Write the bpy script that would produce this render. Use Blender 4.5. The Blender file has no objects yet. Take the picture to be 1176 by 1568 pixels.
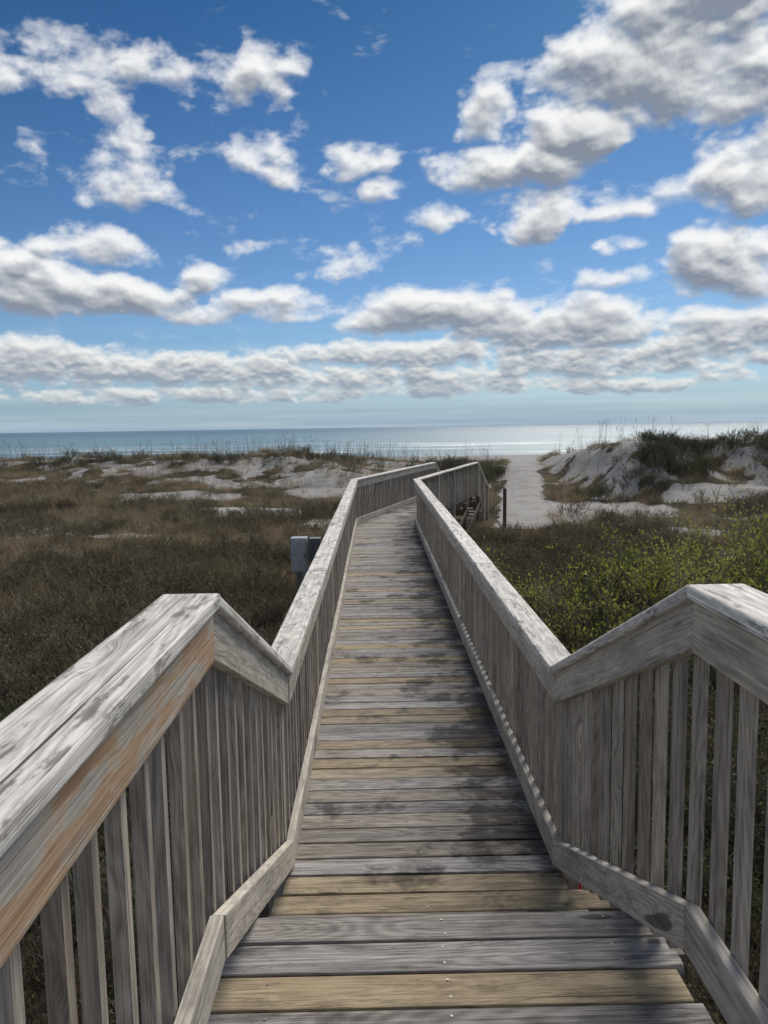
import bpy, bmesh, math, random
import numpy as np
from mathutils import Vector, Matrix, Euler
random.seed(7); np.random.seed(7)
S = bpy.context.scene
CAMZ = 2.094
# ------------------------------------------------------------------ helpers
def link(o, parent=None):
    S.collection.objects.link(o)
    if parent: o.parent = parent
    return o
def empty(name):
    o = bpy.data.objects.new(name, None); o.empty_display_size = .3
    return link(o)

class N:
    """tiny node-expression helper"""
    def __init__(s, tree): s.t = tree
    def new(s, typ, **kw):
        n = s.t.nodes.new(typ)
        for k, v in kw.items(): setattr(n, k, v)
        return n
    def put(s, sock, v):
        if v is None: return
        if isinstance(v, bpy.types.NodeSocket): s.t.links.new(v, sock)
        else: sock.default_value = v
    def m(s, op, a, b=None, c=None, clamp=False):
        n = s.new('ShaderNodeMath', operation=op, use_clamp=clamp)
        s.put(n.inputs[0], a); s.put(n.inputs[1], b); s.put(n.inputs[2], c)
        return n.outputs[0]
    def vm(s, op, a, b=None, out=0):
        n = s.new('ShaderNodeVectorMath', operation=op)
        s.put(n.inputs[0], a); s.put(n.inputs[1], b)
        return n.outputs[out]
    def scale(s, v, f):
        n = s.new('ShaderNodeVectorMath', operation='SCALE'); s.put(n.inputs[0], v); s.put(n.inputs[3], f); return n.outputs[0]
    def xyz(s, x, y, z):
        n = s.new('ShaderNodeCombineXYZ')
        s.put(n.inputs[0], x); s.put(n.inputs[1], y); s.put(n.inputs[2], z)
        return n.outputs[0]
    def sep(s, v):
        n = s.new('ShaderNodeSeparateXYZ'); s.put(n.inputs[0], v); return n.outputs
    def noise(s, vec, scale=1, detail=4, rough=.5, dist=0, lac=2, col=False):
        n = s.new('ShaderNodeTexNoise')
        s.put(n.inputs['Vector'], vec); n.inputs['Scale'].default_value = scale
        n.inputs['Detail'].default_value = detail; n.inputs['Roughness'].default_value = rough
        n.inputs['Lacunarity'].default_value = lac; n.inputs['Distortion'].default_value = dist
        return n.outputs[1 if col else 0]
    def ss(s, v, a, b, o0=0., o1=1., smooth=True):
        n = s.new('ShaderNodeMapRange', interpolation_type='SMOOTHSTEP' if smooth else 'LINEAR')
        n.clamp = True
        s.put(n.inputs[0], v); s.put(n.inputs[1], a); s.put(n.inputs[2], b)
        s.put(n.inputs[3], o0); s.put(n.inputs[4], o1)
        return n.outputs[0]
    def mix(s, f, a, b, mode='MIX'):
        n = s.new('ShaderNodeMix', data_type='RGBA', blend_type=mode)
        s.put(n.inputs[0], f)
        s.put(n.inputs[6], a if isinstance(a, bpy.types.NodeSocket) else (*a, 1))
        s.put(n.inputs[7], b if isinstance(b, bpy.types.NodeSocket) else (*b, 1))
        return n.outputs[2]
def newmat(name):
    m = bpy.data.materials.new(name); m.use_nodes = True
    t = m.node_tree; b = t.nodes['Principled BSDF']
    return m, N(t), b

# ------------------------------------------------------------------ materials
def wood_mat(name, dark, light, tan, stain=False, bump=.8, lo=.34, hi=.64, vs=1., patch=0., knots=True):
    m, n, b = newmat(name)
    uv = n.new('ShaderNodeUVMap').outputs[0]
    at = n.new('ShaderNodeAttribute', attribute_name='wood')
    r, g, bl = n.sep(at.outputs['Vector'])
    u, v, _ = n.sep(uv)
    seed = n.m('MULTIPLY', g, 57.)
    kn = n.noise(n.xyz(n.m('MULTIPLY', u, 3.2), n.m('MULTIPLY', v, 14.), n.m('ADD', seed, 3.)), 1, 0, .5)
    kb = n.ss(kn, .66, .86)
    v2 = n.m('ADD', v, n.m('MULTIPLY', kb, .022))
    vv = lambda a, c: n.xyz(n.m('MULTIPLY', u, a), n.m('MULTIPLY', v2, c*vs), seed)
    med = n.noise(vv(6, 430), 1, 2, .7)
    wide = n.noise(vv(.9, 100), 1, 3, .6)
    ringf = n.noise(vv(.8, 7), 1, 0, .4)
    rings = n.m('SINE', n.m('MULTIPLY', ringf, 150.))
    blotch = n.noise(vv(5, 16), 1, 5, .65)
    g1 = n.m('ADD', n.m('MULTIPLY', med, .5), n.m('ADD', n.m('MULTIPLY', wide, .5), n.m('MULTIPLY', rings, .04)))
    fac = n.ss(g1, lo, hi)
    col = n.mix(fac, dark, light)
    tcol = n.mix(fac, tuple(c*.55 for c in tan), tan)
    col = n.mix(r, col, tcol)
    br = n.ss(g, 0., 1., .74, 1.2, False)
    bb = n.m('MULTIPLY', br, n.ss(blotch, .34, .60, .72, 1.06))
    crack = n.ss(n.noise(vv(.8, 170), 1, 2, .55), .285, .315, .10, 1.)
    bb = n.m('MULTIPLY', bb, crack)
    if knots: bb = n.m('MULTIPLY', bb, n.ss(kn, .80, .84, 1., .35))
    if patch:
        pn = n.noise(vv(5.5, 22), 1, 5, .7)
        bb = n.m('MULTIPLY', bb, n.ss(pn, .55, .64, 1., 1-patch))
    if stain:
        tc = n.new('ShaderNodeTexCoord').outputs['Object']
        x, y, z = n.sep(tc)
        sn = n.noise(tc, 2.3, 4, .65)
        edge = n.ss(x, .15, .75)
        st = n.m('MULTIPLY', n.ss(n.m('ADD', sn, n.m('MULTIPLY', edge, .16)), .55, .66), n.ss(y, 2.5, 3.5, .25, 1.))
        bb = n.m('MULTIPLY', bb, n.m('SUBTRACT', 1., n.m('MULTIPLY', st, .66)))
    sc = n.scale(col, bb)
    warm = n.mix(n.m('MULTIPLY', bl, n.ss(blotch, .38, .58)), sc, n.scale(n.mix(fac, (.30, .175, .09), (.50, .345, .21)), crack))
    n.put(b.inputs['Base Color'], warm)
    b.inputs['Roughness'].default_value = .78
    b.inputs['Specular IOR Level'].default_value = .2
    if bump:
        bp = n.new('ShaderNodeBump'); bp.inputs['Strength'].default_value = bump; bp.inputs['Distance'].default_value = .0025
        n.put(bp.inputs['Height'], n.m('ADD', g1, crack)); n.put(b.inputs['Normal'], bp.outputs[0])
    return m
MAT_DECK = wood_mat('weathered_deck_wood', (.125, .12, .122), (.43, .415, .41), (.46, .365, .22), stain=True, patch=.35)
MAT_RAIL = wood_mat('weathered_rail_wood', (.38, .35, .305), (.70, .665, .60), (.62, .53, .39), patch=.22)
MAT_CAP = wood_mat('weathered_cap_wood', (.42, .40, .375), (.80, .78, .735), (.70, .63, .50), patch=.55)
MAT_BAL = wood_mat('baluster_wood', (.21, .185, .16), (.48, .44, .39), (.44, .35, .25), bump=0, vs=1.3, knots=False)
MAT_FRAME = wood_mat('frame_wood', (.06, .05, .04), (.20, .17, .14), (.3, .2, .12), bump=0, knots=False)

def plain(name, c, rough=.6, metal=0):
    m, n, b = newmat(name)
    tc = n.new('ShaderNodeTexCoord').outputs['Object']
    f = n.noise(tc, 14, 5, .6)
    n.put(b.inputs['Base Color'], n.mix(n.ss(f, .3, .7), tuple(k*.72 for k in c), c))
    b.inputs['Roughness'].default_value = rough; b.inputs['Metallic'].default_value = metal
    return m
MAT_STEEL = plain('galvanised_screw', (.22, .21, .2), .45, .8)

# ------------------------------------------------------------------ wood mesh builder
class MB:
    def __init__(s): s.V = []; s.F = []; s.UV = []; s.C = []
    def hexa(s, P, tone=0., warm=0., rnd=None):
        rnd = random.random() if rnd is None else rnd
        P = [Vector(p) for p in P]
        L = (P[1]-P[0]).length; W = (P[2]-P[0]).length; H = (P[4]-P[0]).length
        k = len(s.V); s.V += [tuple(p) for p in P]
        u0 = random.random()*20
        for f, kind in (((0,2,3,1),0), ((4,5,7,6),0), ((0,1,5,4),1), ((2,6,7,3),1), ((0,4,6,2),2), ((1,3,7,5),2)):
            s.F.append([k+i for i in f])
            for i in f:
                a, b, c = i & 1, (i >> 1) & 1, i >> 2
                if kind == 0: uv = (u0+a*L, b*W)
                elif kind == 1: uv = (u0+a*L, .5+c*H)
                else: uv = (u0+.02*b*W, .8+c*H)
                s.UV.append(uv); s.C.append((tone, rnd, warm, 1))
    def vert_box(s, x, y, z0, z1, wx, wy, ux=(1, 0), **kw):
        ex = Vector((ux[0], ux[1], 0)); ey = Vector((-ux[1], ux[0], 0))
        P = []
        j = [Vector((random.uniform(-1, 1), random.uniform(-1, 1), 0))*.003 for _ in range(2)]
        for c in (0, 1):
            for b in (0, 1):
                for a in (0, 1):
                    P.append(Vector((x, y, z1 if a else z0)) + ex*(wx*(b-.5)) + ey*(wy*(c-.5)) + j[a])
        s.hexa(P, **kw)
    def build(s, name, mat, parent=None, bevel=.004, seg=2):
        me = bpy.data.meshes.new(name); me.from_pydata(s.V, [], s.F)
        uvl = me.uv_layers.new(name='UVMap'); uvl.data.foreach_set('uv', np.array(s.UV, dtype=np.float32).ravel())
        ca = me.color_attributes.new('wood', 'FLOAT_COLOR', 'CORNER')
        ca.data.foreach_set('color', np.array(s.C, dtype=np.float32).ravel())
        bm = bmesh.new(); bm.from_mesh(me); bmesh.ops.recalc_face_normals(bm, faces=bm.faces); bm.to_mesh(me); bm.free()
        me.materials.append(mat)
        o = bpy.data.objects.new(name, me); link(o, parent)
        if bevel:
            md = o.modifiers.new('bevel', 'BEVEL'); md.width = bevel; md.segments = seg; md.limit_method = 'ANGLE'
        return o

# ------------------------------------------------------------------ boardwalk layout
DIR = Vector((.294, .956)).normalized(); RGT = Vector((DIR.y, -DIR.x))
Lx, Rx = -.425, .81; Wd = Rx-Lx
Yc1, Yc2 = 1.93, 3.5
L = [Vector((Lx, -.9)), Vector((Lx, Yc1)), Vector((Lx, Yc2)), Vector((Lx, 16.6))]
R = [Vector((Rx, -.9)), Vector((Rx, Yc1)), Vector((Rx, Yc2-.05)), Vector((Rx, 16.6-Wd*math.tan(math.radians(8.55))))]
L.append(L[3]+DIR*7.74); R.append(L[4]+RGT*Wd)
L.append(L[4]+DIR*1.95); R.append(R[4]+DIR*1.95)
ZC = [1.684, 1.684, .984, .984, .984, .12]      # cap top
ZB = [.804, .804, .134, .134, .134, -.72]       # bottom rail top

def railing(pts, sgn, name):
    root = empty(name)
    cap, fas, bal, pst = MB(), MB(), MB(), MB()
    npt = len(pts)
    nrm = []
    for i in range(npt-1):
        d = (pts[i+1]-pts[i]).normalized(); nrm.append(Vector((d.y, -d.x))*sgn)
    mit = []
    for i in range(npt):
        a = nrm[max(i-1, 0)]; b = nrm[min(i, npt-2)]
        mm = (a+b).normalized(); mit.append(mm/max(.3, mm.dot(a)))
    def strip(mb, i, o0, o1, z0, z1, zz, maxlen, **kw):
        A, B = pts[i], pts[i+1]; Lg = (B-A).length
        nseg = max(1, round(Lg/maxlen)); ts = [0]
        for k in range(1, nseg): ts.append((k+random.uniform(-.12, .12))/nseg)
        ts.append(1)
        for k in range(nseg):
            t0 = ts[k]+(.0012/Lg); t1 = ts[k+1]-(.0012/Lg)
            P = [None]*8; jz = [random.uniform(-.003, .003) for _ in range(2)]
            jo = [random.uniform(-.004, .004) for _ in range(2)]
            for a, t in ((0, t0), (1, t1)):
                C = A.lerp(B, t); mv = mit[i].lerp(mit[i+1], t); z = zz[i]*(1-t)+zz[i+1]*t
                if nseg > 1:
                    if k > 0 and a == 0: mv = nrm[i]
                    if k < nseg-1 and a == 1: mv = nrm[i]
                for b, o in ((0, o0), (1, o1)):
                    for c, dz in ((0, z0), (1, z1)):
                        q = C+mv*(o+jo[a]); P[a+2*b+4*c] = (q.x, q.y, z+dz+jz[a])
            mb.hexa(P, **{k2: (v() if callable(v) else v) for k2, v in kw.items()})
    for i in range(npt-1):
        warm = (lambda: .9) if (i == 0 and sgn < 0) else (lambda: random.choice([0, 0, .12]))
        strip(cap, i, -.022, .128, -.038, 0, ZC, 2.6, tone=lambda: random.choice([0, 0, .1, .25]), warm=lambda: 0,
              rnd=lambda: random.uniform(.45, .98))
        strip(fas, i, 0, .038, -.178, -.040, ZC, 3.2, tone=lambda: random.choice([0, .15, .3]), warm=warm,
              rnd=lambda: random.uniform(.2, .7))
        strip(fas, i, 0, .038, -.130, 0, ZB, 3.2, tone=lambda: random.choice([0, .1, .2]), warm=lambda: 0,
              rnd=lambda: random.uniform(.0, .4))
        A, B = pts[i], pts[i+1]; Lg = (B-A).length; nb = max(2, round(Lg/.135))
        if i == 1: pt = []
        elif i == 0: pt = [.05/Lg, 1.1/Lg]
        elif i == 4: pt = [.02, .55, .98]
        else:
            k = max(1, round(Lg/2.1)); pt = [(j)/k for j in range(k+1)]
            pt = [max(.05/Lg, min(1-.05/Lg, t)) for t in pt]
            if i == 3: pt = pt[1:]
        for t in pt:
            C = A.lerp(B, t)+nrm[i]*(.0395+.045); z = ZC[i]*(1-t)+ZC[i+1]*t
            pst.vert_box(C.x, C.y, -1.6, z-.0395, .089, .089, ux=tuple(nrm[i]), tone=random.choice([0, .2, .4]), rnd=random.uniform(.4, .9))
        for k in range(nb):
            t = (k+.5)/nb
            if any(abs(t-p)*Lg < .07 for p in pt): continue
            t += random.uniform(-.008, .008)/Lg
            C = A.lerp(B, t)+nrm[i]*(.0395+.0165)
            zc = ZC[i]*(1-t)+ZC[i+1]*t; zb = ZB[i]*(1-t)+ZB[i+1]*t
            bal.vert_box(C.x, C.y, zb-.135-random.uniform(0, .015)-(.03 if i == 1 else 0), zc-.042-(.022 if i in (1, 4) else 0), .032, .034, ux=tuple(nrm[i]),
                         tone=random.choice([0, 0, .15, .35]), rnd=random.uniform(.1, 1))
    cap.build('cap_rail', MAT_CAP, root, .009, 3)
    fas.build('side_boards', MAT_RAIL, root, .004)
    bal.build('balusters', MAT_BAL, root, .003, 1)
    pst.build('posts', MAT_BAL, root, .005)
railing(L, -1, 'wooden_railing')
railing(R, +1, 'wooden_railing')

# ---- deck boards
bw = empty('wooden_boardwalk')
deck = MB(); screws = []
def board(l0, r0, l1, r1, z, over=.03, tone=0, over_r=None, rnd=None):
    gap = random.uniform(.003, .007)
    l0, r0, l1, r1 = map(Vector, (l0, r0, l1, r1))
    d = (l1-l0).normalized(); d2 = (r1-r0).normalized(); e = (r0-l0).normalized()
    ov = over+random.uniform(-.015, .015); ovr = (over if over_r is None else over_r)+random.uniform(-.02, .02)
    a0 = l0+d*gap-e*ov; a1 = l1-d*gap-e*ov; b0 = r0+d2*gap+e*ovr; b1 = r1-d2*gap+e*ovr
    j = [random.uniform(-.003, .003) for _ in range(4)]
    P = [None]*8
    for c, zz in ((0, z-.036), (1, z)):
        P[0+4*c] = (a0.x, a0.y, zz+j[0]); P[1+4*c] = (b0.x, b0.y, zz+j[1])
        P[2+4*c] = (a1.x, a1.y, zz+j[2]); P[3+4*c] = (b1.x, b1.y, zz+j[3])
    deck.hexa(P, tone=tone, rnd=random.random() if rnd is None else rnd)
    for q in (.07, .5, .93):
        for tt in (.25, .75):
            c0 = l0.lerp(r0, q); c1 = l1.lerp(r1, q); c = c0.lerp(c1, tt)
            screws.append((c.x+random.uniform(-.008, .008), c.y+random.uniform(-.006, .006), z+.0025))
def tone():
    return random.choice([0, 0, 0, .1, .2, 0, .12, 0, .25, .75])
y = 2.43; forced = [(.12, .3), (.05, .75), (.85, .7), (.1, .25), (.2, .5)]; i = 0
while y > -.9:
    tn, rn = forced[i] if i < len(forced) else (tone(), None)
    board((Lx, y-.1425), (Rx, y-.1425), (Lx, y), (Rx, y), .464, .11, tn, over_r=.085, rnd=rn); y -= .1425; i += 1
for z, y0 in ((.31, 2.375), (.155, 2.60)):
    board((Lx, y0), (Rx, y0), (Lx, y0+.14), (Rx, y0+.14), z, .06); board((Lx, y0+.143), (Rx, y0+.143), (Lx, y0+.283), (Rx, y0+.283), z, .06)
y = 2.84
board((Lx, y), (Rx, y), (Lx, y+.1425), (Rx, y+.1425), 0, .05, .3)
board((Lx, 2.985), (Rx, 2.985), (Lx, 3.125), (Rx, 3.125), 0, .07, .3)
board((Lx, 3.127), (Rx, 3.127), (Lx, 3.268), (Rx, 3.268), 0, .07, .8, over_r=.2, rnd=.4)
board((Lx, 3.27), (Rx, 3.27), (Lx, 3.41), (Rx, 3.41), 0, .02, .75, rnd=.5)
y = 3.412; yend = R[3].y-.25; nb = round((yend-y)/.1425); st = (yend-y)/nb
tans = {7, 8, 10, 13, 14, 19, 23, 26, 31, 33, 40, 44, 51, 52, 60, 66, 73, 80}
for k in range(nb):
    tn = random.uniform(.5, .85) if k in tans else random.choice([0, 0, .08, .15, .3])
    board((Lx, y+k*st), (Rx, y+k*st), (Lx, y+(k+1)*st), (Rx, y+(k+1)*st), 0, .03, tn, rnd=random.uniform(.1, .9))
r_start = Vector((Rx, yend)); l_start = Vector((Lx, yend))
r_end = R[3]+DIR*.25; l_end = r_end-RGT*Wd
nf = 6
def pl(p, a, b, c):
    l1, l2 = (b-a).length, (c-b).length; s = p*(l1+l2)
    return a.lerp(b, s/l1) if s < l1 else b.lerp(c, (s-l1)/l2)
for k in range(nf):
    p0, p1 = k/nf, (k+1)/nf
    board(pl(p0, l_start, L[3], l_end), pl(p0, r_start, R[3], r_end), pl(p1, l_start, L[3], l_end), pl(p1, r_start, R[3], r_end), 0, .03, tone())
Lg = (R[4]-r_end).length; nb = round(Lg/.1425)
for k in range(nb):
    a, b = k/nb, (k+1)/nb
    le = L[4]; board(l_end.lerp(le, a), r_end.lerp(R[4], a), l_end.lerp(le, b), r_end.lerp(R[4], b), 0, .03, tone())
deck.build('deck_boards', MAT_DECK, bw, .005, 2)
sv, sf = [], []
for (x, y, z) in screws:
    if y > 9: continue
    k = len(sv)
    for a in range(6):
        sv.append((x+.0042*math.cos(a*math.pi/3), y+.0042*math.sin(a*math.pi/3), z-.0005))
    sf.append(list(range(k, k+6)))
me = bpy.data.meshes.new('deck_screws'); me.from_pydata(sv, [], sf); me.materials.append(MAT_STEEL)
link(bpy.data.objects.new('deck_screws', me), bw)
fr = MB()
def beam(a, b, w, z0, z1, **kw):
    a, b = Vector(a), Vector(b); d = (b-a).normalized(); s_ = Vector((d.y, -d.x))*w/2
    za = z0 if isinstance(z0, tuple) else (z0, z0); zb = z1 if isinstance(z1, tuple) else (z1, z1)
    P = [None]*8
    for ai, q in ((0, a), (1, b)):
        for bi, sg in ((0, -1), (1, 1)):
            for ci, zz in ((0, za[ai]), (1, zb[ai])):
                P[ai+2*bi+4*ci] = (q.x+sg*s_.x, q.y+sg*s_.y, zz)
    fr.hexa(P, **kw)
for off in (.09, Wd/2, Wd-.09):
    beam((Lx+off, 2.9), (Lx+off, 16.3), .038, -.23, -.040)
    beam(L[3]+RGT*off+DIR*.2, L[4]+RGT*off-DIR*.03, .038, -.23, -.040)
    beam((Lx+off, -.8), (Lx+off, 2.38), .038, .23, .424)
for k in range(7):
    yy = 3.6+k*2.1
    beam((Lx-.2, yy), (Rx+.2, yy), .04, -.40, -.235)
    for xx in (Lx-.11, Rx+.11): fr.vert_box(xx, yy+.07, -1.6, -.05, .1, .1)
for k in range(4):
    c = L[3]+DIR*(.9+k*2.2)
    beam(c-RGT*.25, c+RGT*(Wd+.25), .04, -.40, -.235, tone=.6, rnd=.9)
    for o_ in (-.13, Wd+.13):
        p = c+RGT*o_+DIR*.07; fr.vert_box(p.x, p.y, -1.6, -.05, .1, .1, ux=tuple(DIR))
    if k < 3:
        p = c+RGT*(Wd+.2); q = p+DIR*2.1
        beam(p, q, .038, (-.95, -.36), (-.83, -.24))
for xx in (Lx-.1, Rx+.1):
    fr.vert_box(xx, 2.3, -1.6, .42, .09, .09); fr.vert_box(xx, .3, -1.6, .42, .09, .09)
for xx in (Lx+.05, Rx-.05):
    beam((xx, 2.42), (xx, 2.98), .04, (.1, -.26), (.30, -.05))
fr.build('substructure', MAT_FRAME, bw, 0)
bs = empty('wooden_beach_stairs'); deck = MB(); fr = MB(); screws = []
for k in range(6):
    a = L[4]+DIR*(.02+k*.31); b = R[4]+DIR*(.02+k*.31); z = -.14*(k+1)+.0
    board(a, b, a+DIR*.14, b+DIR*.14, z, .0); board(a+DIR*.145, b+DIR*.145, a+DIR*.285, b+DIR*.285, z, .0)
deck.build('treads', MAT_DECK, bs, .004)
for o_ in (.04, Wd-.04):
    beam(L[4]+RGT*o_+DIR*.02, L[4]+RGT*o_+DIR*1.93, .045, (-.45, -1.2), (-.20, -1.02))
fr.build('stringers', MAT_FRAME, bs, 0)

# ------------------------------------------------------------------ numpy noise
TAB = np.random.RandomState(3).rand(256, 256)
TAB2 = np.random.RandomState(4).rand(256, 256)
def vnoise(x, y):
    xi = np.floor(x).astype(int); yi = np.floor(y).astype(int); fx = x-xi; fy = y-yi
    fx = fx*fx*fx*(fx*(fx*6-15)+10); fy = fy*fy*fy*(fy*(fy*6-15)+10)
    g = lambda a, b: TAB[a % 256, b % 256]
    return (g(xi, yi)*(1-fx)+g(xi+1, yi)*fx)*(1-fy)+(g(xi, yi+1)*(1-fx)+g(xi+1, yi+1)*fx)*fy
def fbm(x, y, o=4, s=0., gain=.5):
    r = 0; a = .5; t = 0; c_, s_ = math.cos(.6), math.sin(.6)
    for k in range(o):
        r = r+a*vnoise(x+s+17.3*k, y+s*1.7+9.1*k); t += a; a *= gain
        x, y = (c_*x-s_*y)*2.03, (s_*x+c_*y)*2.03
    return r/t
def worley(x, y):
    xi = np.floor(x).astype(int); yi = np.floor(y).astype(int); best = np.full(x.shape, 9.)
    for i in (-1, 0, 1):
        for j in (-1, 0, 1):
            a = xi+i; b = yi+j
            dx = a+TAB[a % 256, b % 256]-x; dy = b+TAB2[a % 256, b % 256]-y
            best = np.minimum(best, dx*dx+dy*dy)
    return np.clip(1-best*1.1, 0, 1)
def sm(v, a, b):
    t = np.clip((v-a)/(b-a), 0, 1); return t*t*(3-2*t)
SEA = -4.0
def path_d(x, y):
    cx = np.interp(y, [22, 25, 30, 36, 42, 55, 80], [4.2, 4.7, 5.7, 6.9, 8.1, 10.3, 13])
    return x-cx
def terrain(x, y):
    x = np.asarray(x, float); y = np.asarray(y, float)
    pd = path_d(x, y)
    right = sm(x, 8.3, 11.5)
    yc = 45+5*(fbm(x*.06, x*0, 2, 5)-.5)-8*right
    base = -1.0+.35*(fbm(x*.12, y*.12, 3, 1)-.5)+.16*(fbm(x*.6, y*.6, 3, 2)-.5)
    amp = (1.36+1.0*(fbm(x*.16, y*.03+3, 3, 7)-.5)*(1+.6*right))+.55*right
    amp = amp-.5*sm(x, -3, 2)*(1-right)
    wN = np.where(y < yc, 9.0-3*right, 8.0)
    ridge = np.exp(-((y-yc)/wN)**2)
    hum = 1.05*(fbm(x*.35, y*.3, 4, 11)-.5)*np.exp(-((y-yc+3)/11)**2)
    z = base+amp*ridge+hum
    z = z+right*.5*np.exp(-((x-11.5)/1.8)**2-((y-33)/2.5)**2)+right*.6*np.exp(-((x-17)/2.2)**2-((y-34)/2.5)**2)
    gap = np.exp(-(pd/1.5)**2)*sm(y, 24, 32)
    z = z*(1-gap)+gap*(-.95+.95*np.exp(-((y-43)/9.)**2))
    fall = sm(y, 50, 95)
    z = z*(1-fall)+fall*(-2.6)
    z = z-(np.maximum(y-95, 0)*.022)
    return np.maximum(z, -14)
def sandmask(x, y):
    x = np.asarray(x, float); y = np.asarray(y, float)
    n1 = fbm(x*.5, y*.5, 4, 21); n2 = fbm(x*.16, y*.22, 3, 33); n3 = fbm(x*1.3, y*1.3, 3, 3)
    pd = np.abs(path_d(x, y))
    m = sm(.85+.9*(n1-.5)-pd, -.15, .25)*sm(y, 22.5, 23.6)
    def ell(cx, cy, rx, ry): return 1-np.sqrt(((x-cx)/rx)**2+((y-cy)/ry)**2)+1.1*(n1-.5)
    for e in ((8.0, 27.5, 3.4, 3.0), (6.2, 26, 1.6, 2.6), (13.5, 29, 3.5, 1.8), (-4.6, 28, 2.2, 1.8), (-8.5, 33, 2.8, 1.7), (-2.2, 34, 2.2, 1.6), (-13, 17.5, 1.3, .5), (9, 22, 1.5, 1.0), (-14, 27, 2, .9), (-1.5, 24, 1.2, .9), (-7, 22, 1.2, .5), (-18, 30, 3, .9)):
        m = np.maximum(m, sm(ell(*e), 0, .2))
    left = 1-sm(x, 8, 9.5)
    duneface = sm(y, 33, 37)*sm(n2+1.1*(n3-.5), .36, .60)*.90*left
    duner = (1-left)*sm(y, 29.5, 31)*sm(n2+1.0*(n3-.5), .38, .58)*.88
    m = np.maximum(m, np.maximum(duneface, duner))
    m = np.maximum(m, sm(y, 50, 54))
    m = np.maximum(m, sm(n1*.5+n2*.5, .58, .68)*.6*sm(y, 14, 24))
    return np.clip(m, 0, 1)
def axis(core0, core1, step, far0, far1, k=1.13):
    c = list(np.arange(core0, core1+1e-6, step)); s_ = step; v = core1
    while v < far1: s_ *= k; v += s_; c.append(v)
    s_ = step; v = core0; pre = []
    while v > far0: s_ *= k; v -= s_; pre.append(v)
    return np.array(pre[::-1]+c)
gx = axis(-34, 34, .3, -2500, 2500); gy = axis(0, 60, .3, -400, 420)
GX, GY = np.meshgrid(gx, gy); GZ = terrain(GX, GY)
def grid_faces(nx, ny):
    idx = np.arange(nx*ny).reshape(ny, nx)
    return np.stack([idx[:-1, :-1].ravel(), idx[:-1, 1:].ravel(), idx[1:, 1:].ravel(), idx[1:, :-1].ravel()], 1)
def fast_mesh(name, V, F):
    me = bpy.data.meshes.new(name)
    me.vertices.add(len(V)); me.vertices.foreach_set('co', np.asarray(V, dtype=np.float32).ravel())
    me.loops.add(F.size); me.loops.foreach_set('vertex_index', F.ravel().astype(np.int32))
    me.polygons.add(len(F)); me.polygons.foreach_set('loop_start', np.arange(0, F.size, 4, dtype=np.int32))
    try: me.polygons.foreach_set('loop_total', np.full(len(F), 4, dtype=np.int32))
    except Exception: pass
    me.update(calc_edges=True); me.validate()
    me.polygons.foreach_set('use_smooth', np.ones(len(F), dtype=bool))
    return me
me = fast_mesh('ground', np.stack([GX.ravel(), GY.ravel(), GZ.ravel()], 1), grid_faces(len(gx), len(gy)))
a = me.attributes.new('sand', 'FLOAT', 'POINT'); a.data.foreach_set('value', sandmask(GX, GY).ravel().astype(np.float32))
m, n, b = newmat('dune_sand_and_litter')
at = n.new('ShaderNodeAttribute', attribute_name='sand').outputs['Fac']
tc = n.new('ShaderNodeTexCoord').outputs['Object']
nf_ = n.noise(tc, 3.5, 6, .65); nf2 = n.noise(tc, 18, 4, .7)
msk = n.ss(n.m('ADD', at, n.m('MULTIPLY', n.m('SUBTRACT', nf_, .5), 1.1)), .35, .6)
sand = n.mix(n.ss(nf2, .3, .75), (.30, .295, .285), (.45, .445, .435))
sand = n.mix(n.ss(n.noise(tc, 1.2, 4, .6), .45, .7, 0, .6), sand, (.21, .20, .185))
lit = n.mix(n.ss(nf2, .35, .7), (.03, .026, .018), (.105, .088, .06))
n.put(b.inputs['Base Color'], n.mix(msk, lit, sand)); b.inputs['Roughness'].default_value = .95
b.inputs['Specular IOR Level'].default_value = .1
bp = n.new('ShaderNodeBump'); bp.inputs['Strength'].default_value = .8; bp.inputs['Distance'].default_value = .1
n.put(bp.inputs['Height'], n.noise(tc, 4, 5, .65)); n.put(b.inputs['Normal'], bp.outputs[0])
me.materials.append(m); link(bpy.data.objects.new('ground', me))

# ------------------------------------------------------------------ ocean
me = bpy.data.meshes.new('ocean')
q = 30000
me.from_pydata([(-q, 95, SEA), (q, 95, SEA), (q, q, SEA), (-q, q, SEA)], [], [(0, 1, 2, 3)])
m, n, b = newmat('sea_water')
tc = n.new('ShaderNodeTexCoord').outputs['Object']; x, y, z = n.sep(tc)
w1 = n.noise(n.xyz(n.m('MULTIPLY', x, .08), n.m('MULTIPLY', y, .30), 0.), 1, 6, .62)
w2 = n.noise(n.xyz(n.m('MULTIPLY', x, .004), n.m('MULTIPLY', y, .02), 0.), 1, 4, .55)
near = n.ss(y, 150, 1500)
col = n.mix(near, (.14, .28, .33), (.035, .125, .20))
col = n.mix(n.ss(w2, .42, .62, 0, .6), col, (.065, .17, .235))
foam = n.m('MULTIPLY', n.ss(n.noise(n.xyz(n.m('MULTIPLY', x, .015), n.m('MULTIPLY', y, .09), 4.), 1, 4, .6), .52, .60),
           n.ss(y, 380, 230))
col = n.mix(foam, col, (.65, .68, .70))
n.put(b.inputs['Base Color'], col); b.inputs['Roughness'].default_value = .3
b.inputs['Specular IOR Level'].default_value = .32; b.inputs['IOR'].default_value = 1.33
bp = n.new('ShaderNodeBump'); bp.inputs['Strength'].default_value = 1; bp.inputs['Distance'].default_value = 1.6
n.put(bp.inputs['Height'], w1); n.put(b.inputs['Normal'], bp.outputs[0])
me.materials.append(m); link(bpy.data.objects.new('ocean', me))

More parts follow.
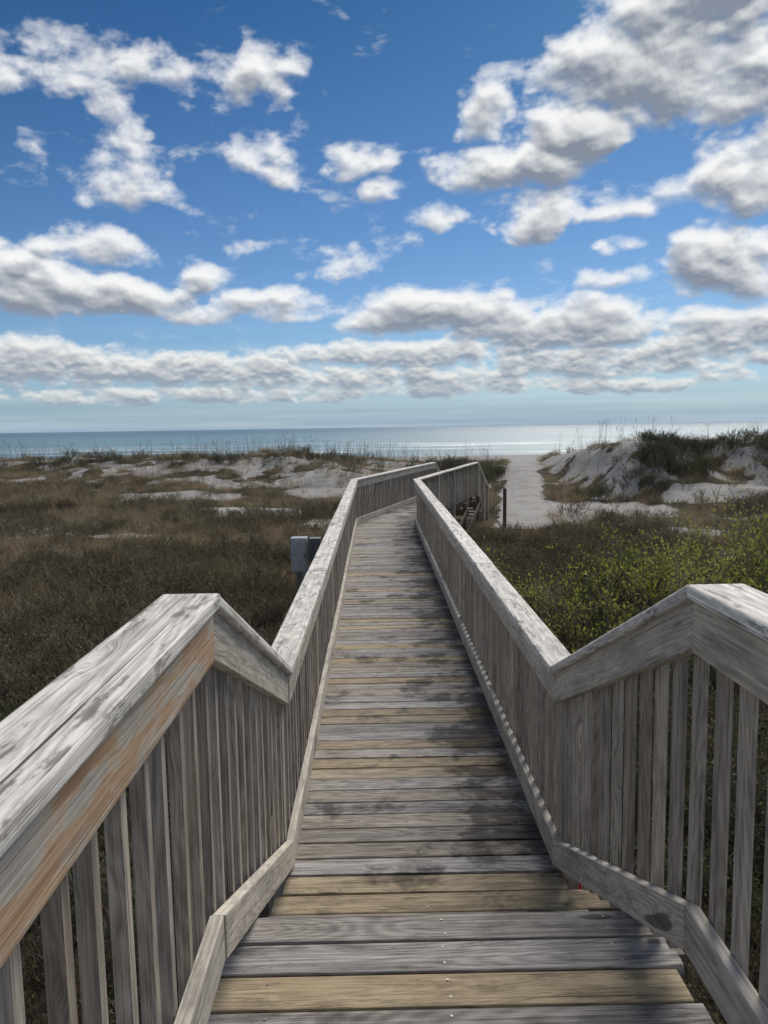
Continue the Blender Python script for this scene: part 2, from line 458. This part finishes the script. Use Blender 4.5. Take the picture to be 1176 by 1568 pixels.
# ------------------------------------------------------------------ plants
def leafmat(name, c1, c2, c3, transl=.25, wscale=.35):
    m, n, b = newmat(name)
    oi = n.new('ShaderNodeObjectInfo').outputs['Random']
    geo = n.new('ShaderNodeNewGeometry').outputs['Position']
    f = n.noise(geo, wscale, 3, .6)
    c = n.mix(n.ss(f, .4, .6), c1, c2)
    c = n.mix(n.m('POWER', oi, 2.), c, c3)
    n.put(b.inputs['Base Color'], c); b.inputs['Roughness'].default_value = .6
    b.inputs['Specular IOR Level'].default_value = .2
    if transl > 0:
        tr = n.new('ShaderNodeBsdfTranslucent'); n.put(tr.inputs[0], c)
        mx = n.new('ShaderNodeMixShader'); mx.inputs[0].default_value = transl
        n.t.links.new(b.outputs[0], mx.inputs[1]); n.t.links.new(tr.outputs[0], mx.inputs[2])
        n.t.links.new(mx.outputs[0], n.t.nodes['Material Output'].inputs[0])
    return m
M_GRASS = leafmat('dry_dune_grass', (.28, .21, .135), (.18, .165, .095), (.48, .39, .26), .3)
M_TWIG = leafmat('twig_bark', (.13, .10, .085), (.16, .14, .12), (.25, .22, .19), 0)
M_SCRUB = leafmat('scrub_leaves', (.13, .12, .06), (.17, .14, .08), (.20, .20, .10), .3)
M_DARK = leafmat('dark_dune_foliage', (.06, .08, .035), (.09, .105, .045), (.12, .135, .06), .2)
M_GREEN = leafmat('waxy_green_leaves', (.40, .42, .07), (.11, .155, .05), (.42, .43, .10), .35, 6)
M_OATS = leafmat('sea_oat_straw', (.24, .20, .14), (.19, .165, .12), (.33, .28, .20))
class PB:
    def __init__(s): s.V = []; s.F = []; s.M = []
    def blade(s, base, d, ln, w, bend, mi, seg=3):
        d = Vector(d).normalized(); side = d.cross(Vector((random.uniform(-1, 1), random.uniform(-1, 1), .3))).normalized()
        hb = Vector((random.uniform(-1, 1), random.uniform(-1, 1), -.25)).normalized()
        p = Vector(base); k = len(s.V)
        for i in range(seg+1):
            t = i/seg; ww = w*(1-t*.85)/2
            s.V += [tuple(p-side*ww), tuple(p+side*ww)]
            d = (d+hb*bend/seg).normalized(); p = p+d*ln/seg
        for i in range(seg): s.F.append((k+2*i, k+2*i+1, k+2*i+3, k+2*i+2)); s.M.append(mi)
    def twig(s, a, b, r0, r1, mi):
        a, b = Vector(a), Vector(b); d = (b-a).normalized(); u = d.orthogonal().normalized(); v = d.cross(u); k = len(s.V)
        for p, r in ((a, r0), (b, r1)):
            for j in range(3):
                an = j*2.0944; s.V.append(tuple(p+u*r*math.cos(an)+v*r*math.sin(an)))
        for j in range(3): s.F.append((k+j, k+(j+1) % 3, k+3+(j+1) % 3, k+3+j)); s.M.append(mi)
    def leaf(s, p, d, ln, w, mi):
        p = Vector(p); d = Vector(d).normalized(); sd = d.cross(Vector((random.gauss(0, 1), random.gauss(0, 1), random.gauss(0, 1)))).normalized(); k = len(s.V)
        s.V += [tuple(p), tuple(p+d*ln*.5+sd*w/2), tuple(p+d*ln), tuple(p+d*ln*.5-sd*w/2)]
        s.F.append((k, k+1, k+2, k+3)); s.M.append(mi)
    def branch(s, p, d, ln, r, depth, leaves, mt, ml, spread=.6, up=.25, lsz=.03, nkid=3, lmin=1):
        d = Vector(d).normalized(); q = Vector(p); n_ = 3
        pts = [q.copy()]
        for i in range(n_):
            d = (d+Vector((random.gauss(0, .14), random.gauss(0, .14), up*.3+random.gauss(0, .1)))).normalized()
            q2 = q+d*ln/n_; s.twig(q, q2, r*(1-.25*i/n_), r*(1-.25*(i+1)/n_), mt); q = q2; pts.append(q.copy())
        if depth <= lmin:
            for _ in range(leaves):
                t = random.random(); i = min(n_-1, int(t*n_)); bp_ = pts[i].lerp(pts[i+1], t*n_-i)
                ld = d+Vector((random.gauss(0, .7), random.gauss(0, .7), random.gauss(.2, .6)))
                s.leaf(bp_, ld, lsz*random.uniform(.7, 1.4), lsz*random.uniform(.35, .55), ml)
        if depth > 0:
            for _ in range(nkid):
                t = random.uniform(.3, 1); i = min(n_-1, int(t*n_)); bp_ = pts[i].lerp(pts[i+1], t*n_-i)
                nd = d+Vector((random.gauss(0, spread), random.gauss(0, spread), random.gauss(up*.5, spread*.5)))
                s.branch(bp_, nd, ln*random.uniform(.55, .8), r*.62, depth-1, leaves, mt, ml, spread, up, lsz, nkid, lmin)
    def mesh(s, name, mats):
        me = bpy.data.meshes.new(name); me.from_pydata(s.V, [], s.F)
        for m_ in mats: me.materials.append(m_)
        me.polygons.foreach_set('material_index', s.M); me.update(); return me
MATS = [M_GRASS, M_TWIG, M_SCRUB, M_GREEN, M_OATS, M_DARK]
def proto(cname, builders):
    c = bpy.data.collections.new(cname)
    for i, f in enumerate(builders):
        pb = PB(); f(pb); c.objects.link(bpy.data.objects.new('%s_%02d' % (cname, i), pb.mesh(cname, MATS)))
    return c
def tuft(nb_, h, r, w=.006, mi=0, lean=.45):
    def f(pb):
        for _ in range(nb_):
            a = random.random()*6.283; rr = r*math.sqrt(random.random())
            pb.blade((rr*math.cos(a), rr*math.sin(a), -.03), (math.cos(a)*lean*random.random(), math.sin(a)*lean*random.random(), 1),
                     h*random.uniform(.45, 1.1), w, random.uniform(.2, 1.0), mi)
    return f
def scrub(h, stems, leaves, ml=2):
    def f(pb):
        for _ in range(stems):
            a = random.random()*6.283
            pb.branch((.06*math.cos(a), .06*math.sin(a), -.05), (math.cos(a)*.7, math.sin(a)*.7, random.uniform(.6, 1.3)), h*random.uniform(.4, .65), .007, 2, leaves, 1, ml, .55, .2, .034, 3)
    return f
def oats(pb):
    for _ in range(3):
        a = random.random()*6.283; x0, y0 = .2*random.gauss(0, 1), .2*random.gauss(0, 1); h = random.uniform(.7, 1.4)
        top = Vector((x0+.10*math.cos(a), y0+.10*math.sin(a), h)); mid = Vector((x0, y0, h*.55))
        pb.twig((x0, y0, -.05), mid, .005, .004, 4); pb.twig(mid, top, .004, .003, 4)
        for k in range(7):
            t = k/7; pp = top-Vector((0, 0, .2*t))
            pb.leaf(pp, (math.cos(a)+random.gauss(0, .5), math.sin(a)+random.gauss(0, .5), -.4), .04, .016, 4)
    tuft(30, .42, .22, .009, 0)(pb)
C_LOW = proto('field_plants', [tuft(60, .38, .22, .007), tuft(50, .5, .18, .006), scrub(.5, 6, 4), scrub(.6, 5, 3), tuft(70, .28, .28, .008), scrub(.45, 7, 2), tuft(40, .6, .14, .005)])
C_OAT = proto('sea_oats_plants', [oats, oats, oats])
C_GRN = proto('dune_bushes', [scrub(.8, 9, 10, 5), scrub(.7, 9, 9, 5), scrub(.9, 8, 10, 5)])

def scatter(name, coll, P, rot, scl, ind):
    me = bpy.data.meshes.new(name); me.from_pydata([tuple(p) for p in P], [], [])
    a = me.attributes.new('rot', 'FLOAT_VECTOR', 'POINT'); a.data.foreach_set('vector', np.asarray(rot, dtype=np.float32).ravel())
    a = me.attributes.new('scl', 'FLOAT', 'POINT'); a.data.foreach_set('value', np.asarray(scl, dtype=np.float32))
    a = me.attributes.new('ind', 'INT', 'POINT'); a.data.foreach_set('value', np.asarray(ind, dtype=np.int32))
    o = link(bpy.data.objects.new(name, me))
    g = bpy.data.node_groups.new(name+'_scatter', 'GeometryNodeTree')
    g.interface.new_socket('Geometry', in_out='INPUT', socket_type='NodeSocketGeometry')
    g.interface.new_socket('Geometry', in_out='OUTPUT', socket_type='NodeSocketGeometry')
    gi = g.nodes.new('NodeGroupInput'); go = g.nodes.new('NodeGroupOutput')
    ip = g.nodes.new('GeometryNodeInstanceOnPoints'); ci = g.nodes.new('GeometryNodeCollectionInfo')
    ci.inputs['Collection'].default_value = coll; ci.inputs['Separate Children'].default_value = True; ci.inputs['Reset Children'].default_value = True
    def na(nm, dt):
        k = g.nodes.new('GeometryNodeInputNamedAttribute'); k.data_type = dt; k.inputs['Name'].default_value = nm; return k.outputs['Attribute']
    ip.inputs['Pick Instance'].default_value = True
    g.links.new(gi.outputs[0], ip.inputs['Points']); g.links.new(ci.outputs[0], ip.inputs['Instance'])
    g.links.new(na('ind', 'INT'), ip.inputs['Instance Index'])
    e = g.nodes.new('FunctionNodeEulerToRotation'); g.links.new(na('rot', 'FLOAT_VECTOR'), e.inputs[0]); g.links.new(e.outputs[0], ip.inputs['Rotation'])
    g.links.new(na('scl', 'FLOAT'), ip.inputs['Scale']); g.links.new(ip.outputs[0], go.inputs[0])
    md = o.modifiers.new('scatter', 'NODES'); md.node_group = g
    return o
def sample(y0, y1, dens, margin=5, slope=.62):
    area = (y1-y0)*2*(slope*(y0+y1)/2+margin); k = int(area*dens)
    yy = np.random.uniform(y0, y1, k*2); hw = slope*yy+margin; mx_ = slope*y1+margin
    keep = np.random.rand(k*2) < hw/mx_; yy = yy[keep]; hw = hw[keep]
    xx = np.random.uniform(-1, 1, len(yy))*hw
    return xx, yy
def under_walk(x, y):
    seg1 = (x > Lx-.35) & (x < Rx+.35) & (y < 16.8)
    rel = np.stack([x-L[3].x, y-L[3].y], 1); s_ = rel@np.array(DIR); t_ = rel@np.array(RGT)
    seg2 = (s_ > -.5) & (s_ < 10.2) & (t_ > -.3) & (t_ < Wd+.3)
    return seg1 | seg2
PX, PY = [], []
for (y0, y1, dn) in ((.5, 12, 13), (12, 24, 9), (24, 38, 6), (38, 52, 4.5)):
    a_, b_ = sample(y0, y1, dn); PX.append(a_); PY.append(b_)
px, py = np.concatenate(PX), np.concatenate(PY)
sd = sandmask(px, py); cl = fbm(px*.45, py*.45, 3, 50)
keep = (np.random.rand(len(px)) > np.clip(sd*1.05+.04, 0, .90)) & ~under_walk(px, py) & (np.abs(path_d(px, py)) > np.where(py > 22.5, .9, 0))
keep &= ~((px > 2.6) & (px < 7.3) & (py > 7.5) & (py < 12.8) & (np.random.rand(len(px)) < .6))
px, py, cl = px[keep], py[keep], cl[keep]; pz = terrain(px, py)
k = len(px)
ind = np.where(cl > .50, np.random.choice([2, 3, 5, 2, 0], k), np.random.choice([0, 1, 4, 6, 0, 5], k))
ind = np.where((py > 30) & (np.random.rand(k) < .75), np.random.choice([0, 1, 4], k), ind)
ind = np.where((py < 9) & (np.random.rand(k) < .6), np.random.choice([2, 3, 5], k), ind)
scl = np.random.uniform(.6, 1.2, k)*(.7+.6*cl)*np.where(py < 5, .8, 1)*np.where(py > 36, .85, 1)
rot = np.stack([np.random.normal(0, .12, k), np.random.normal(0, .12, k), np.random.uniform(0, 6.28, k)], 1)
scatter('dune_scrub', C_LOW, np.stack([px, py, pz], 1), rot, scl, ind)
ox, oy = sample(33, 50, 1.5)
cc = fbm(ox*.3, oy*.3, 3, 70)
keep = (cc > .42) & (np.abs(path_d(ox, oy)) > 1.5) & (terrain(ox, oy) > -.5) & ((ox < 8) | (np.random.rand(len(ox)) < .35))
ox, oy = ox[keep], oy[keep]; k = len(ox)
scatter('sea_oats', C_OAT, np.stack([ox, oy, terrain(ox, oy)], 1), np.stack([np.random.normal(0, .1, k), np.random.normal(0, .1, k), np.random.uniform(0, 6.28, k)], 1),
        np.random.uniform(.45, 1.0, k), np.random.randint(0, 3, k))
mx, my, ms = [], [], []
for (cx, cy, rx, ry, cnt, sc_) in ((11.8, 31.8, 1.7, 1.2, 60, 1), (13.2, 33.5, 1.4, 1.0, 40, 1), (18, 33, 2.2, 1.5, 80, 1), (15, 34.5, 2.5, .8, 40, .7), (5.6, 38, 1.4, 1.3, 45, 1), (22, 34, 2, 1.5, 50, 1), (8.9, 31, .7, .7, 10, 1), (3.8, 41, 1.6, 1.2, 30, 1), (-3, 43, 2.5, 1, 30, .9), (-16, 43, 3, 1, 30, .9), (-9, 42, 2, .8, 20, .9), (-22, 42, 3, 1, 30, .9),
                               (-2.2, 2.5, 1.5, 2.2, 45, .9), (-3.5, 5.5, 2.2, 2, 45, .8), (2.4, 3.2, 1.4, 2.2, 45, .9), (2.6, 6, 1.2, 2, 30, .8), (4, 9.5, 2, 2, 50, 1.0), (6.5, 12.5, 2.5, 1.5, 35, 1.1)):
    mx += list(np.random.normal(cx, rx*.6, cnt)); my += list(np.random.normal(cy, ry*.6, cnt)); ms += [sc_]*cnt
mx, my, ms = np.array(mx), np.array(my), np.array(ms); kp = ((np.abs(path_d(mx, my)) > 1.2) | (my < 20)) & ~under_walk(mx, my); mx, my, ms = mx[kp], my[kp], ms[kp]; k = len(mx)
scatter('dune_bushes', C_GRN, np.stack([mx, my, terrain(mx, my)], 1), np.stack([np.random.normal(0, .1, k), np.random.normal(0, .1, k), np.random.uniform(0, 6.28, k)], 1),
        np.random.uniform(.6, 1.0, k)*ms, np.random.randint(0, 3, k))

def bush(name, x, y, h, stems, leaves, ml, depth=3, lsz=.05, spread=.55, wide=.55, r=.014, nkid=3):
    pb = PB()
    for _ in range(stems):
        a = random.random()*6.283; rr = random.random()*.35*h
        pb.branch((rr*math.cos(a), rr*math.sin(a), -.1), (math.cos(a)*wide*random.random(), math.sin(a)*wide*random.random(), 1), h*random.uniform(.32, .54), r, depth, leaves, 1, ml, spread, .45, lsz, nkid)
    o = link(bpy.data.objects.new(name, pb.mesh(name, MATS))); o.location = (x, y, float(terrain(x, y)))
    return o
for (x, y, h, st_, lv) in ((2.3, 10.8, 1.1, 10, 2), (2.9, 9.6, 1.2, 12, 2), (3.3, 10.5, 1.4, 13, 3), (4.1, 9.8, 1.5, 14, 3), (4.7, 11.1, 1.75, 14, 4), (5.5, 10.2, 1.65, 13, 4), (5.9, 11.7, 1.85, 13, 4), (3.7, 11.9, 1.5, 12, 3), (2.7, 8.4, 1.0, 10, 1), (6.9, 12.4, 1.8, 12, 4), (3.5, 8.2, 1.05, 12, 1), (4.9, 8.8, 1.3, 12, 3), (7.6, 11.2, 1.7, 12, 4), (2.0, 12.6, 1.1, 10, 1), (2.2, 9.0, .95, 10, 1), (4.2, 7.6, 1.0, 12, 2)):
    bush('wax_myrtle_bush', x, y, h, st_, lv, 3, lsz=.055)
bush('bare_shrub', 7.6, 14.6, 2.3, 3, 0, 2, 3, spread=.45, wide=.3, r=.014)
for (x, y, h) in ((-5.6, 9.2, .9), (-4.4, 7.6, .85), (-3.2, 8.8, .8), (-2.0, 6.4, .8), (-1.7, 8.2, .7), (2.0, 5.6, .9), (1.9, 7.2, .8), (-3.4, 6.3, .9), (-2.6, 5.0, .8), (-1.4, 4.0, .8)):
    bush('bare_shrub', x, y, h, 10, 2, 5, 3, lsz=.03, spread=.6, wide=.7, r=.007)

# ------------------------------------------------------------------ small objects
def boxobj(name, mat, parent, cx, cy, cz, sx, sy, sz, bev=.008, rz=0):
    bm = bmesh.new(); bmesh.ops.create_cube(bm, size=1)
    bmesh.ops.scale(bm, vec=(sx, sy, sz), verts=bm.verts)
    bmesh.ops.bevel(bm, geom=bm.edges[:], offset=bev, segments=2, affect='EDGES', profile=.7)
    me = bpy.data.meshes.new(name); bm.to_mesh(me); bm.free(); me.materials.append(mat)
    o = bpy.data.objects.new(name, me); o.location = (cx, cy, cz); o.rotation_euler = (0, 0, rz); return link(o, parent)
eb = empty('electrical_box'); mg = plain('grey_enamel', (.34, .37, .39), .5); md_ = plain('grey_enamel_dark_shaded', (.12, .13, .14), .5)  # darker grey for latch and post; on the side piece it paints shade
ex, ey, ez = -.82, 8.0, .78
boxobj('cabinet', mg, eb, ex, ey, ez, .17, .16, .36)
boxobj('door_lid', mg, eb, ex, ey-.088, ez, .15, .014, .33, .004)
boxobj('shaded_side', md_, eb, ex+.16, ey+.05, ez+.045, .12, .12, .24)  # darker right face of the box, its shade put into the colour
boxobj('latch', md_, eb, ex+.06, ey-.1, ez, .015, .012, .05, .003)
boxobj('stand_post', md_, eb, ex, ey+.11, -.2, .09, .06, 2.2, .004)
boxobj('cable_pipe', mg, eb, ex+.04, ey+.02, -.2, .03, .03, 1.6, .012)
lp = MB(); lp.vert_box(3.95, 23.6, -1.3, .14, .10, .10, tone=.1, rnd=.1); lp.vert_box(3.95, 23.6, .142, .165, .08, .08, tone=.1, rnd=.2)
lp.build('wooden_marker_post', MAT_FRAME, None, .012, 2)
bk = empty('red_bucket'); mr = plain('red_plastic', (.85, .015, .07), .35)
bm = bmesh.new()
prof = [(.0, .0), (.11, .0), (.145, .30), (.155, .30), (.155, .315), (.14, .315), (.105, .012), (0, .012)]
vs = [bm.verts.new((r_, 0, z_)) for r_, z_ in prof]
eds = [bm.edges.new((vs[i], vs[i+1])) for i in range(len(vs)-1)]
bmesh.ops.spin(bm, geom=vs+eds, cent=(0, 0, 0), axis=(0, 0, 1), angle=2*math.pi, steps=28)
bmesh.ops.remove_doubles(bm, verts=bm.verts, dist=.0005)
me = bpy.data.meshes.new('pail'); bm.to_mesh(me); bm.free(); me.materials.append(mr)
o = link(bpy.data.objects.new('pail', me), bk)
bm = bmesh.new(); hv = []
for i in range(13):
    a = math.pi*i/12; c = Vector((.16*math.cos(a), -.15*math.sin(a)*.98, .30-.10*math.sin(a)))
    hv.append([bm.verts.new(c+Vector((math.cos(a)*.004*math.cos(t), .004*math.sin(t), .004*math.cos(t)))) for t in (0, 1.57, 3.14, 4.71)])
for i in range(12):
    for j in range(4): bm.faces.new((hv[i][j], hv[i][(j+1) % 4], hv[i+1][(j+1) % 4], hv[i+1][j]))
me = bpy.data.meshes.new('wire_handle'); bm.to_mesh(me); bm.free(); me.materials.append(MAT_STEEL); link(bpy.data.objects.new('wire_handle', me), bk)
bk.location = (1.01, 3.55, -.50)
boxobj('timber_block', MAT_FRAME, bk, 0, 0, -.285, .3, .3, .56)

# ------------------------------------------------------------------ sky: world + cloud layer on the sky dome
SUN_EL, SUN_AZ = 40, 24
W = bpy.data.worlds.new('World'); S.world = W; W.use_nodes = True
t = W.node_tree; n = N(t); bg = t.nodes['Background']
d = n.new('ShaderNodeTexCoord').outputs['Generated']; x, y, z = n.sep(d)
sky = n.new('ShaderNodeTexSky', sky_type='NISHITA'); sky.sun_disc = False
sky.sun_elevation = math.radians(SUN_EL); sky.sun_rotation = math.radians(SUN_AZ)
sky.air_density = 1.0; sky.dust_density = .3; sky.ozone_density = 2.0
tint = n.mix(n.ss(z, .05, .46, smooth=False), (.48, .65, .86), (.15, .36, .55))
n.put(bg.inputs[0], n.mix(1., sky.outputs[0], tint, 'MULTIPLY')); bg.inputs[1].default_value = .1

BL = [ # azimuth, elevation, half-width, half-height (degrees), weight
 (20.5, 21.8, 9.5, 4.8, 2.1), (26, 25.5, 8, 4, 2.3), (14.5, 19.2, 4.8, 2.4, 1.7), (8.2, 20.8, 2.9, 2.3, 1.4), (10, 17.2, 5.6, 2.0, 1.5), (12.5, 14.3, 7.4, 1.7, 1.5), (25, 15.8, 5.0, 3.3, 1.7),
 (-.6, 18.0, 2.5, 1.1, .8), (1.6, 15.7, 2.1, 1.0, .8), (-16.0, 19.0, 2.4, 3.0, 1.2), (-24.5, 21.6, 5.2, 2.2, 1.1), (-18.5, 22.8, 4.0, 1.6, .5), (-7.3, 22.6, 2.2, 2.8, .95), (-12, 21.4, 3.0, 1.8, .4),
 (-19.5, 17, 4.5, 2.0, .2), (-7, 18.5, 1.6, 1.4, .2),
 (-19.3, 11.7, 4.6, 1.5, 1.1), (-21, 9.2, 8.5, 1.7, 1.6), (-25.5, 10.0, 3.2, 2.2, 1.4), (-12.8, 10.7, 1.7, 1.0, .75), (-9, 11.9, 1.5, 1.1, .6), (-2.3, 11.5, 3.4, 1.3, .45), (-12, 8.4, 2.6, .8, .6),
 (-6, 8.9, 5.4, 1.5, 1.3), (4.5, 7.9, 8.2, 2.0, 1.9), (13.5, 6.6, 9, 2.1, 2.0), (24, 9.8, 4.4, 2.8, 1.55), (18, 9.6, 2.8, .8, .8), (16.8, 11.8, 1.9, .8, .6), (24.5, 6.0, 6, 2.2, 1.7),
 (3, 5.3, 12, 1.3, 1.7), (17, 4.2, 15, 1.6, 1.8), (-16, 4.1, 16, 1.5, 1.8), (-2, 3.5, 12, 1.3, 1.7), (-24, 4.9, 6, 1.6, 1.6), (10, 2.7, 20, .9, 1.5), (-12, 2.4, 16, .7, 1.3)]
def field(az, el, lod=0):
    lowk = .25+.75*sm(el, 3, 14)
    wx = fbm(az*.20, el*.30, 3, 3.3)-.5; wy = fbm(az*.20, el*.30, 3, 41.7)-.5
    a2 = az+wx*4.5*lowk; e2 = el+wy*2.4*lowk
    cur = np.full(az.shape, -1.6)
    for (a, e, rx, ry, w) in BL:
        ey = e2-e; ey = np.where(ey < 0, ey*1.5, ey)
        d2 = ((a2-a)/rx)**2+(ey/ry)**2
        cur = np.maximum(cur, w*(1-d2))
    sd_ = np.maximum(sm(np.abs(az), 29, 40), sm(el, 28, 36))
    gen = fbm(az*.06, el*.10, 3, 77)*6.5-2.9
    cur = np.maximum(cur, sd_*(gen+1.6)-1.6)  # unseen clouds overhead and around, added for ambient light
    lo = sm(el, 3.5, 9.5)
    def det(k, s):
        x = az*k; y = el*k*1.35
        x = x+1.1*(fbm(x*1.4, y*1.4, 4, s+1)-.5); y = y+1.1*(fbm(x*1.4, y*1.4, 4, s+9)-.5)
        b = worley(x*.8, y*.8)*.60+worley(x*1.9+5, y*1.9)*.27
        b = b+(worley(x*4.3, y*4.3+7)*.13 if lod == 0 else .075)
        return b
    oc = 3 if lod else 8
    f = fbm(az*.26, el*.40, oc, 5., .58)*lo+fbm(az*.60, el*1.05, oc, 15., .56)*(1-lo)
    b = det(.36, 3)*lo+det(.85, 13)*(1-lo)
    return cur+(f-.5)*4.1+(b-.62)*1.2-.15
az_ax = axis(-31, 31, .085, -180, 180, 1.06); az_ax = az_ax[np.abs(az_ax) < 180]; az_ax = np.concatenate([[-180], az_ax, [180]])
el_ax = np.arange(-.4, 31, .07); st_ = .07; e_ = el_ax[-1]; ex_ = []
while e_ < 89: st_ *= 1.06; e_ += st_; ex_.append(min(e_, 90))
el_ax = np.concatenate([el_ax, ex_])
AZ, EL = np.meshgrid(az_ax, el_ax)
F0 = field(AZ, EL)
F0s = field(AZ, EL, 1)
st_ = .28+.72*sm(EL, 2, 13)
tau = 0
for k, (da, de) in enumerate(((.15, .35), (.30, .8), (.5, 1.4), (.7, 2.2))):
    tau = tau+np.clip(field(AZ+da*st_, EL+de*st_, 1), 0, 1.7)*(.8, 1, .9, .7)[k]
tau = tau/3.4
soft = sm(EL, 3, 12)
dens = 1-np.exp(-np.clip(F0+.28+.08*soft, 0, 9)**(1.6+.3*soft)*(1.45-.15*soft))
wisp = sm(fbm(AZ*.35+F0s*.15, EL*.9, 7, 90., .6)+np.clip(F0s, -2, 1)*.14, .47, .75)*.35*soft
dens = 1-(1-dens)*(1-wisp)
lit = np.exp(-tau*1.0)
Fr = field(AZ+.12*st_, EL+.26*st_); rel = np.clip((F0-Fr)*.30, -.12, .16)
Fs2 = field(AZ+.2*st_, EL+.6*st_, 1); rel2 = np.clip((F0s-Fs2)*.32, -.2, .26)
thin = np.exp(-np.clip(F0, 0, 9)*1.6)
br = np.clip(.06+lit*.95+rel+rel2+.04*thin, 0, 1.0)
hor = sm(EL, 1, 10)[..., None]
sh = (1-hor)*np.array([.32, .37, .44])+hor*np.array([.24, .275, .34])
bc = (1-hor)*np.array([.88, .87, .82])+hor*np.array([.93, .935, .93])
C = sh+(bc-sh)*br[..., None]
hz = np.exp(-np.clip(EL, 0, 90)/2.0); streak = fbm(AZ*.08, EL*2.4, 4, 60)
hazec = np.array([.34, .455, .575])+(streak[..., None]-.5)*np.array([.26, .24, .20])
hzb = np.clip(np.exp(-np.clip(EL, 0, 90)/3.2)*.95, 0, .95)
hcol_mix = np.clip(hz*.8, 0, 1)[..., None]
C = C*(1-hcol_mix)+hazec*hcol_mix
dens = dens*(1-.55*sm(EL, 31, 40))  # unseen overhead clouds thinned to let more sunlight through
A = 1-(1-dens)*(1-hzb)
Cp = (C*dens[..., None]+hazec*(hzb*(1-dens))[..., None])/np.maximum(A, 1e-4)[..., None]
RAD = 25000.
ar, er = np.radians(AZ), np.radians(EL)
V = np.stack([RAD*np.sin(ar)*np.cos(er), RAD*np.cos(ar)*np.cos(er), RAD*np.sin(er)], -1).reshape(-1, 3)
me = fast_mesh('sky', V, grid_faces(len(az_ax), len(el_ax)))
ca = me.color_attributes.new('cloud', 'FLOAT_COLOR', 'POINT')
ca.data.foreach_set('color', np.concatenate([Cp, A[..., None]], -1).astype(np.float32).ravel())
m = bpy.data.materials.new('clouds'); m.use_nodes = True; t = m.node_tree; t.nodes.clear(); n = N(t)
at = n.new('ShaderNodeAttribute', attribute_name='cloud')
em = n.new('ShaderNodeEmission'); tr = n.new('ShaderNodeBsdfTransparent'); mx = n.new('ShaderNodeMixShader'); ou = n.new('ShaderNodeOutputMaterial')
t.links.new(at.outputs['Color'], em.inputs[0]); t.links.new(at.outputs['Alpha'], mx.inputs[0])
t.links.new(tr.outputs[0], mx.inputs[1]); t.links.new(em.outputs[0], mx.inputs[2]); t.links.new(mx.outputs[0], ou.inputs[0])
m.cycles.emission_sampling = 'NONE'
me.materials.append(m); link(bpy.data.objects.new('sky', me))

sun = bpy.data.lights.new('sun', 'SUN'); sun.energy = 5.0; sun.angle = math.radians(34); sun.color = (1, .92, .81)
so = link(bpy.data.objects.new('sun', sun))
e_, a_ = math.radians(SUN_EL), math.radians(SUN_AZ)
sv_ = Vector((math.sin(a_)*math.cos(e_), math.cos(a_)*math.cos(e_), math.sin(e_)))
so.rotation_euler = sv_.to_track_quat('Z', 'Y').to_euler()

# ------------------------------------------------------------------ camera
cam = bpy.data.cameras.new('camera'); co = link(bpy.data.objects.new('camera', cam)); S.camera = co
cam.sensor_fit = 'VERTICAL'; cam.sensor_height = 36; cam.lens = 36*1178/1568
cam.clip_start = .05; cam.clip_end = 60000
co.location = (0, 0, CAMZ)
yaw = -math.atan(.0093); pitch = math.radians(-6.3); roll = math.radians(.88)
R_ = Matrix.Rotation(yaw, 4, 'Z') @ Matrix.Rotation(math.radians(90)+pitch, 4, 'X') @ Matrix.Rotation(-roll, 4, 'Z')
co.rotation_euler = R_.to_euler()
S.view_settings.view_transform = 'Standard'; S.view_settings.look = 'None'; S.view_settings.exposure = 0
